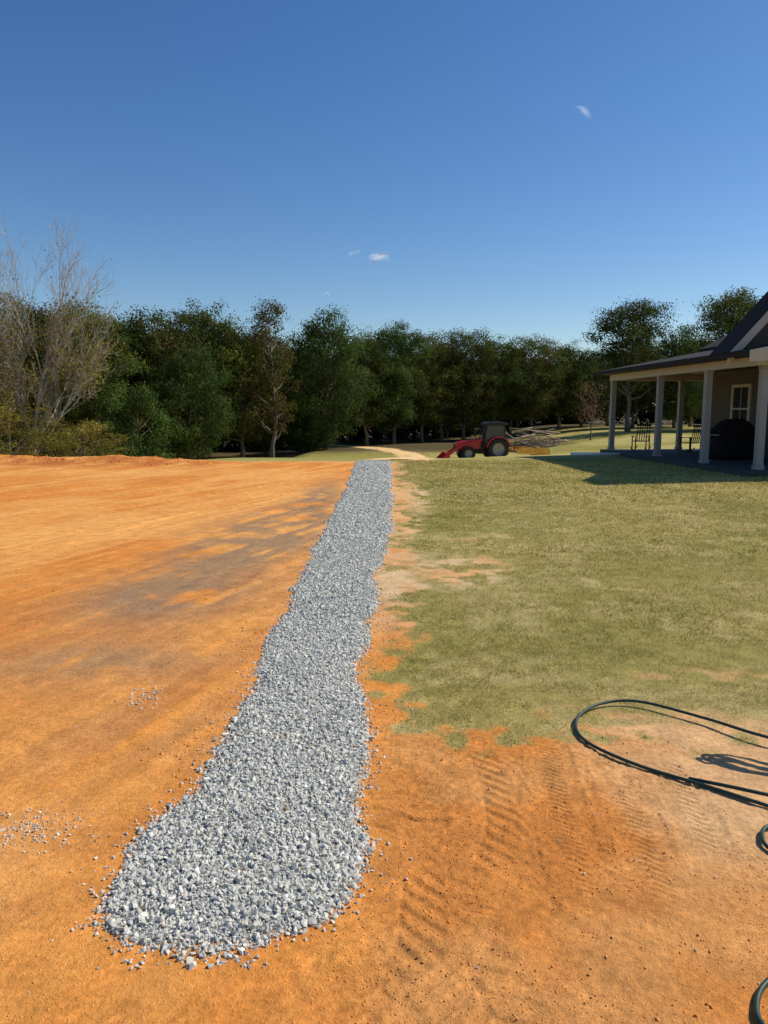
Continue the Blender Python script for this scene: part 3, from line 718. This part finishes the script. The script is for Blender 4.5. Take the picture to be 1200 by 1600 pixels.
# ------------------------------------------------------------ tractor (faces -x)
tx,ty=8.1,54.5
T=empty('tractor',(tx,ty,float(baseH(tx,ty))+.02),'red tractor with black cab, front loader and box blade','tractor',rot=math.radians(8))
T.scale=(1.06,1.06,1.06)
def wheel(x,y,r_,w_,lugs):
    e=empty('wheel',(x,y,r_),parent=T)
    m=MB(); m.lathe([(r_*.58,-w_*.42),(r_*.8,-w_*.5),(r_*.93,-w_*.46),(r_*.95,-w_*.2),(r_*.95,w_*.2),(r_*.93,w_*.46),(r_*.8,w_*.5),(r_*.58,w_*.42)],(0,0,0),32)
    for i in range(lugs):
        for sg in (-1,1):
            Mx=Matrix.Rotation(2*math.pi*(i+.25*sg)/lugs,4,'Y')@Matrix.Translation((0,sg*w_*.24,r_*.955))@Matrix.Rotation(sg*.6,4,'Z')
            m.box(-.03,.03,-w_*.25,w_*.25,-.02,.045,Mx)
    m.obj('tyre',M['rubber'],e)
    m=MB(); m.lathe([(.001,-w_*.10),(r_*.2,-w_*.16),(r_*.5,-w_*.12),(r_*.585,-w_*.4),(r_*.585,w_*.4),(r_*.5,w_*.12),(r_*.2,w_*.16),(.001,w_*.10)],(0,0,0),24); m.obj('rim',M['rim'],e,True)
for sy in (-1,1):
    wheel(0,sy*.72,.74,.42,18); wheel(-2.05,sy*.66,.46,.28,16)
m=MB(); m.prism([(-2.85,.72),(-2.88,1.06),(-2.62,1.24),(-1.0,1.50),(-.85,1.48),(-.85,.75)],-.33,.33); m.obj('hood',M['red'],T,bevel=.03)
m=MB(); m.prism([(-2.60,.45),(-2.60,.71),(.35,.74),(.45,.40)],-.24,.24); m.tube([(-2.05,-.6,.46),(-2.05,.6,.46)],.07,8); m.tube([(0,-.7,.74),(0,.7,.74)],.12,10); m.obj('chassis',M['black'],T,bevel=.01)
m=MB(); m.box(-2.90,-2.872,-.24,.24,.76,1.02); m.obj('grille',M['black'],T)
for sy in (-1,1):
    m=MB(); m.lathe([(.001,-.02),(.07,-.015),(.07,.02)],(0,0,0),12)
    o=m.obj('headlight',M['rim'],T); o.location=(-2.78,sy*.22,1.14); o.rotation_euler=(0,0,math.radians(90))
cab=empty('cab',(0,0,0),parent=T)
def frame():
    m=MB(); b=[(-.90,-.56),(-.90,.56),(.54,.62),(.54,-.62)]; t=[(-.70,-.54),(-.70,.54),(.48,.58),(.48,-.58)]
    for (a,b_),(c,d_) in zip(b,t): m.tube([(a,b_,.85),(a*1.04,b_*1.04,1.5),(c,d_,2.36)],.045,6)
    m.prism([(-.84,.78),(-.84,1.12),(-.2,1.05),(.1,1.35),(.52,1.38),(.52,.78)],-.56,.56)
    m.obj('frame',M['black'],cab)
    m=MB(); m.prism([(-.87,1.121),(-.71,2.35),(.48,2.35),(.51,1.385),(.1,1.355),(-.2,1.06)],-.545,.545); m.obj('window',M['cabglass'],cab)
    m=MB(); m.prism([(-.90,2.36),(-.88,2.48),(-.62,2.57),(.46,2.57),(.70,2.48),(.72,2.36)],-.70,.70); m.obj('roof',M['black'],cab,bevel=.03)
frame()
for sy in (-1,1):
    m=MB()
    o_=[(.86*math.cos(math.radians(a)),.74+.86*math.sin(math.radians(a))) for a in range(20,171,15)]; i_=[(.80*math.cos(math.radians(a)),.74+.80*math.sin(math.radians(a))) for a in range(170,19,-15)]
    m.prism(o_+i_,sy*.57 if sy>0 else -.96,.96 if sy>0 else -.57); m.obj('fender',M['red'],T)
m=MB(); m.tube([(-1.3,.30,1.5),(-1.3,.30,2.05)],.035,8); m.obj('exhaust_pipe',M['black'],T)
ld=empty('loader',(0,0,0),parent=T)
for sy in (-1,1):
    y0,y1=(.42,.50) if sy>0 else (-.50,-.42)
    m=MB(); m.prism([(-.97,1.34),(-1.03,1.44),(-2.52,1.04),(-3.48,.38),(-3.42,.28),(-3.32,.30),(-2.48,.92)],y0,y1); m.obj('arm',M['red'],ld)
    m=MB(); m.prism([(-1.15,.62),(-.95,.62),(-.90,1.44),(-1.08,1.44)],y0,y1+0.0); m.v=[(a,b+sy*.003-sy*.09,c) for a,b,c in m.v]; m.obj('post',M['black'],ld)
m=MB(); m.prism([(x-.3,z) for x,z in [(-3.20,.54),(-3.15,.54),(-3.05,.28),(-3.14,.06),(-3.74,.03),(-3.74,.07),(-3.21,.12),(-3.13,.30)]],-.85,.85)
for sy in (-.87,.85): m.prism([(x-.3,z) for x,z in [(-3.18,.54),(-3.07,.28),(-3.15,.05),(-3.72,.03),(-3.6,.15)]],sy,sy+.02)
m.obj('bucket',M['red'],ld)
bb=empty('box_blade',(.0,0,0),parent=T)
m=MB()
for sy in (-.95,.92): m.prism([(1.25,.44),(1.22,.66),(1.55,.86),(3.55,.80),(3.65,.14),(2.9,.12),(2.75,.40)],sy,sy+.03)
m.prism([(2.85,.12),(2.75,.78),(2.82,.78),(2.92,.12)],-.919,.919); m.box(1.45,1.60,-.918,.918,.52,.66); m.obj('blade',M['blade_steel'],bb)
m=MB()
for sy in (-.35,.35): m.tube([(1.5,sy,.60),(1.45,sy*.4,1.25),(2.9,sy,.80)],.05,6); m.tube([(.3,sy,.65),(1.5,sy*1.1,.5)],.04,6)
m.tube([(.4,0,1.1),(1.45,0,1.14)],.04,6); m.obj('hitch',M['black'],bb)

# brush pile
rb=random.Random(8); m=MB(); cx,cy=13.6,68
zb=float(baseH(cx,cy))
for i in range(48):
    a=rb.gauss(0,.35)+(0 if rb.random()<.6 else math.pi); L=rb.uniform(1.6,4.4); x0=cx+rb.gauss(0,1.2); y0=cy+rb.gauss(0,.7); z0=zb+rb.uniform(0,2.0)*max(0,1-abs(x0-cx)/3.2)+.1
    r0=rb.uniform(.025,.08); dz=rb.uniform(-.35,.25)
    p=Vector((x0,y0,z0)); d_=Vector((math.cos(a),math.sin(a)*.6,dz)).normalized()
    p1=p-d_*L/2; p2=p+d_*L/2
    p1.z=max(p1.z,zb+.05); p2.z=max(p2.z,zb+.05)
    m.tube([p1,p+Vector((0,0,rb.uniform(-.1,.1))),p2],[r0,r0*.8,r0*.4],6)
o=m.obj('brush_pile',M['wood'],None,True); o['label']='heap of cut logs and dry branches on lawn'; o['category']='brush pile'

# ------------------------------------------------------------ clouds
def cloudmat(seed,dens):
    m=bpy.data.materials.new('cloud_vapour'); m.use_nodes=True; nt=m.node_tree; nt.nodes.clear(); N=nt.nodes.new; L=nt.links.new
    out=N('ShaderNodeOutputMaterial'); tc=N('ShaderNodeTexCoord'); mp=N('ShaderNodeMapping'); mp.inputs['Location'].default_value=(seed*3.7,seed,0)
    n=N('ShaderNodeTexNoise'); n.inputs['Scale'].default_value=1.6; n.inputs['Detail'].default_value=9; n.inputs['Roughness'].default_value=.65
    L(tc.outputs['Object'],mp.inputs[0]); L(mp.outputs[0],n.inputs['Vector'])
    ln=N('ShaderNodeVectorMath'); ln.operation='LENGTH'; L(tc.outputs['Object'],ln.inputs[0])
    mr=N('ShaderNodeMapRange'); mr.inputs['From Min'].default_value=0; mr.inputs['From Max'].default_value=1; mr.inputs['To Min'].default_value=.28; mr.inputs['To Max'].default_value=-.45; L(ln.outputs['Value'],mr.inputs['Value'])
    ad=N('ShaderNodeMath'); ad.operation='ADD'; L(n.outputs['Fac'],ad.inputs[0]); L(mr.outputs[0],ad.inputs[1])
    m2=N('ShaderNodeMapRange'); m2.inputs['From Min'].default_value=.42; m2.inputs['From Max'].default_value=.80; m2.inputs['To Max'].default_value=dens; L(ad.outputs[0],m2.inputs['Value'])
    d=N('ShaderNodeBsdfDiffuse'); d.inputs['Color'].default_value=(.9,.9,.9,1); t=N('ShaderNodeBsdfTranslucent'); t.inputs['Color'].default_value=(.9,.9,.9,1)
    a=N('ShaderNodeAddShader'); L(d.outputs[0],a.inputs[0]); L(t.outputs[0],a.inputs[1])
    tr=N('ShaderNodeBsdfTransparent'); mx=N('ShaderNodeMixShader'); L(m2.outputs[0],mx.inputs[0]); L(tr.outputs[0],mx.inputs[1]); L(a.outputs[0],mx.inputs[2]); L(mx.outputs[0],out.inputs['Surface'])
    return m
for i,(x,y,z,sx,sz,dn) in enumerate([(-12,2000,392,70,34,1.0),(-75,2000,402,36,20,.5),(-150,2000,300,24,15,.45),(455,1800,672,60,46,.28)]):
    bm=bmesh.new(); bmesh.ops.create_grid(bm,x_segments=24,y_segments=24,size=1)
    for v in bm.verts: v.co.z=.25*math.sin(v.co.x*4+i)*math.cos(v.co.y*3)
    me=bpy.data.meshes.new('cloud'); bm.to_mesh(me); bm.free(); me.materials.append(cloudmat(i+1,dn)); me.shade_smooth()
    o=link(bpy.data.objects.new('cloud',me)); o.location=(x,y,z); o.rotation_euler=(math.radians(60),math.radians(-8),0); o.scale=(sx,sz,sz)
    o['kind']='structure'; o['label']='small wisp of white cloud'

# ------------------------------------------------------------ light, world, camera
sv=Vector((3.0,1.0,2.9)).normalized()
el=math.asin(sv.z); az=math.atan2(sv.x,sv.y)
ld_=bpy.data.lights.new('sun','SUN'); ld_.energy=5.0; ld_.angle=math.radians(.53); ld_.color=(1,.93,.81)
so=bpy.data.objects.new('sun',ld_); so.rotation_euler=sv.to_track_quat('Z','Y').to_euler(); link(so)
wd=bpy.data.worlds.new('World'); scene.world=wd; wd.use_nodes=True; nt=wd.node_tree
bg=nt.nodes['Background']; sk=nt.nodes.new('ShaderNodeTexSky'); sk.sky_type='NISHITA'; sk.sun_disc=False; sk.sun_elevation=el; sk.sun_rotation=az
sk.air_density=1.0; sk.dust_density=.3; sk.ozone_density=2.5; sk.altitude=100
hs=nt.nodes.new('ShaderNodeHueSaturation'); hs.inputs['Hue'].default_value=.506; hs.inputs['Saturation'].default_value=1.28; hs.inputs['Value'].default_value=1.0
nt.links.new(sk.outputs[0],hs.inputs['Color']); nt.links.new(hs.outputs[0],bg.inputs['Color']); bg.inputs['Strength'].default_value=.11
cam=bpy.data.cameras.new('camera'); cam.sensor_fit='VERTICAL'; cam.sensor_height=36; cam.lens=26.19; cam.clip_end=6000; cam.clip_start=.05
co=bpy.data.objects.new('camera',cam); co.location=(0,0,1.6); co.rotation_euler=(math.radians(90-7.83),0,0); link(co); scene.camera=co
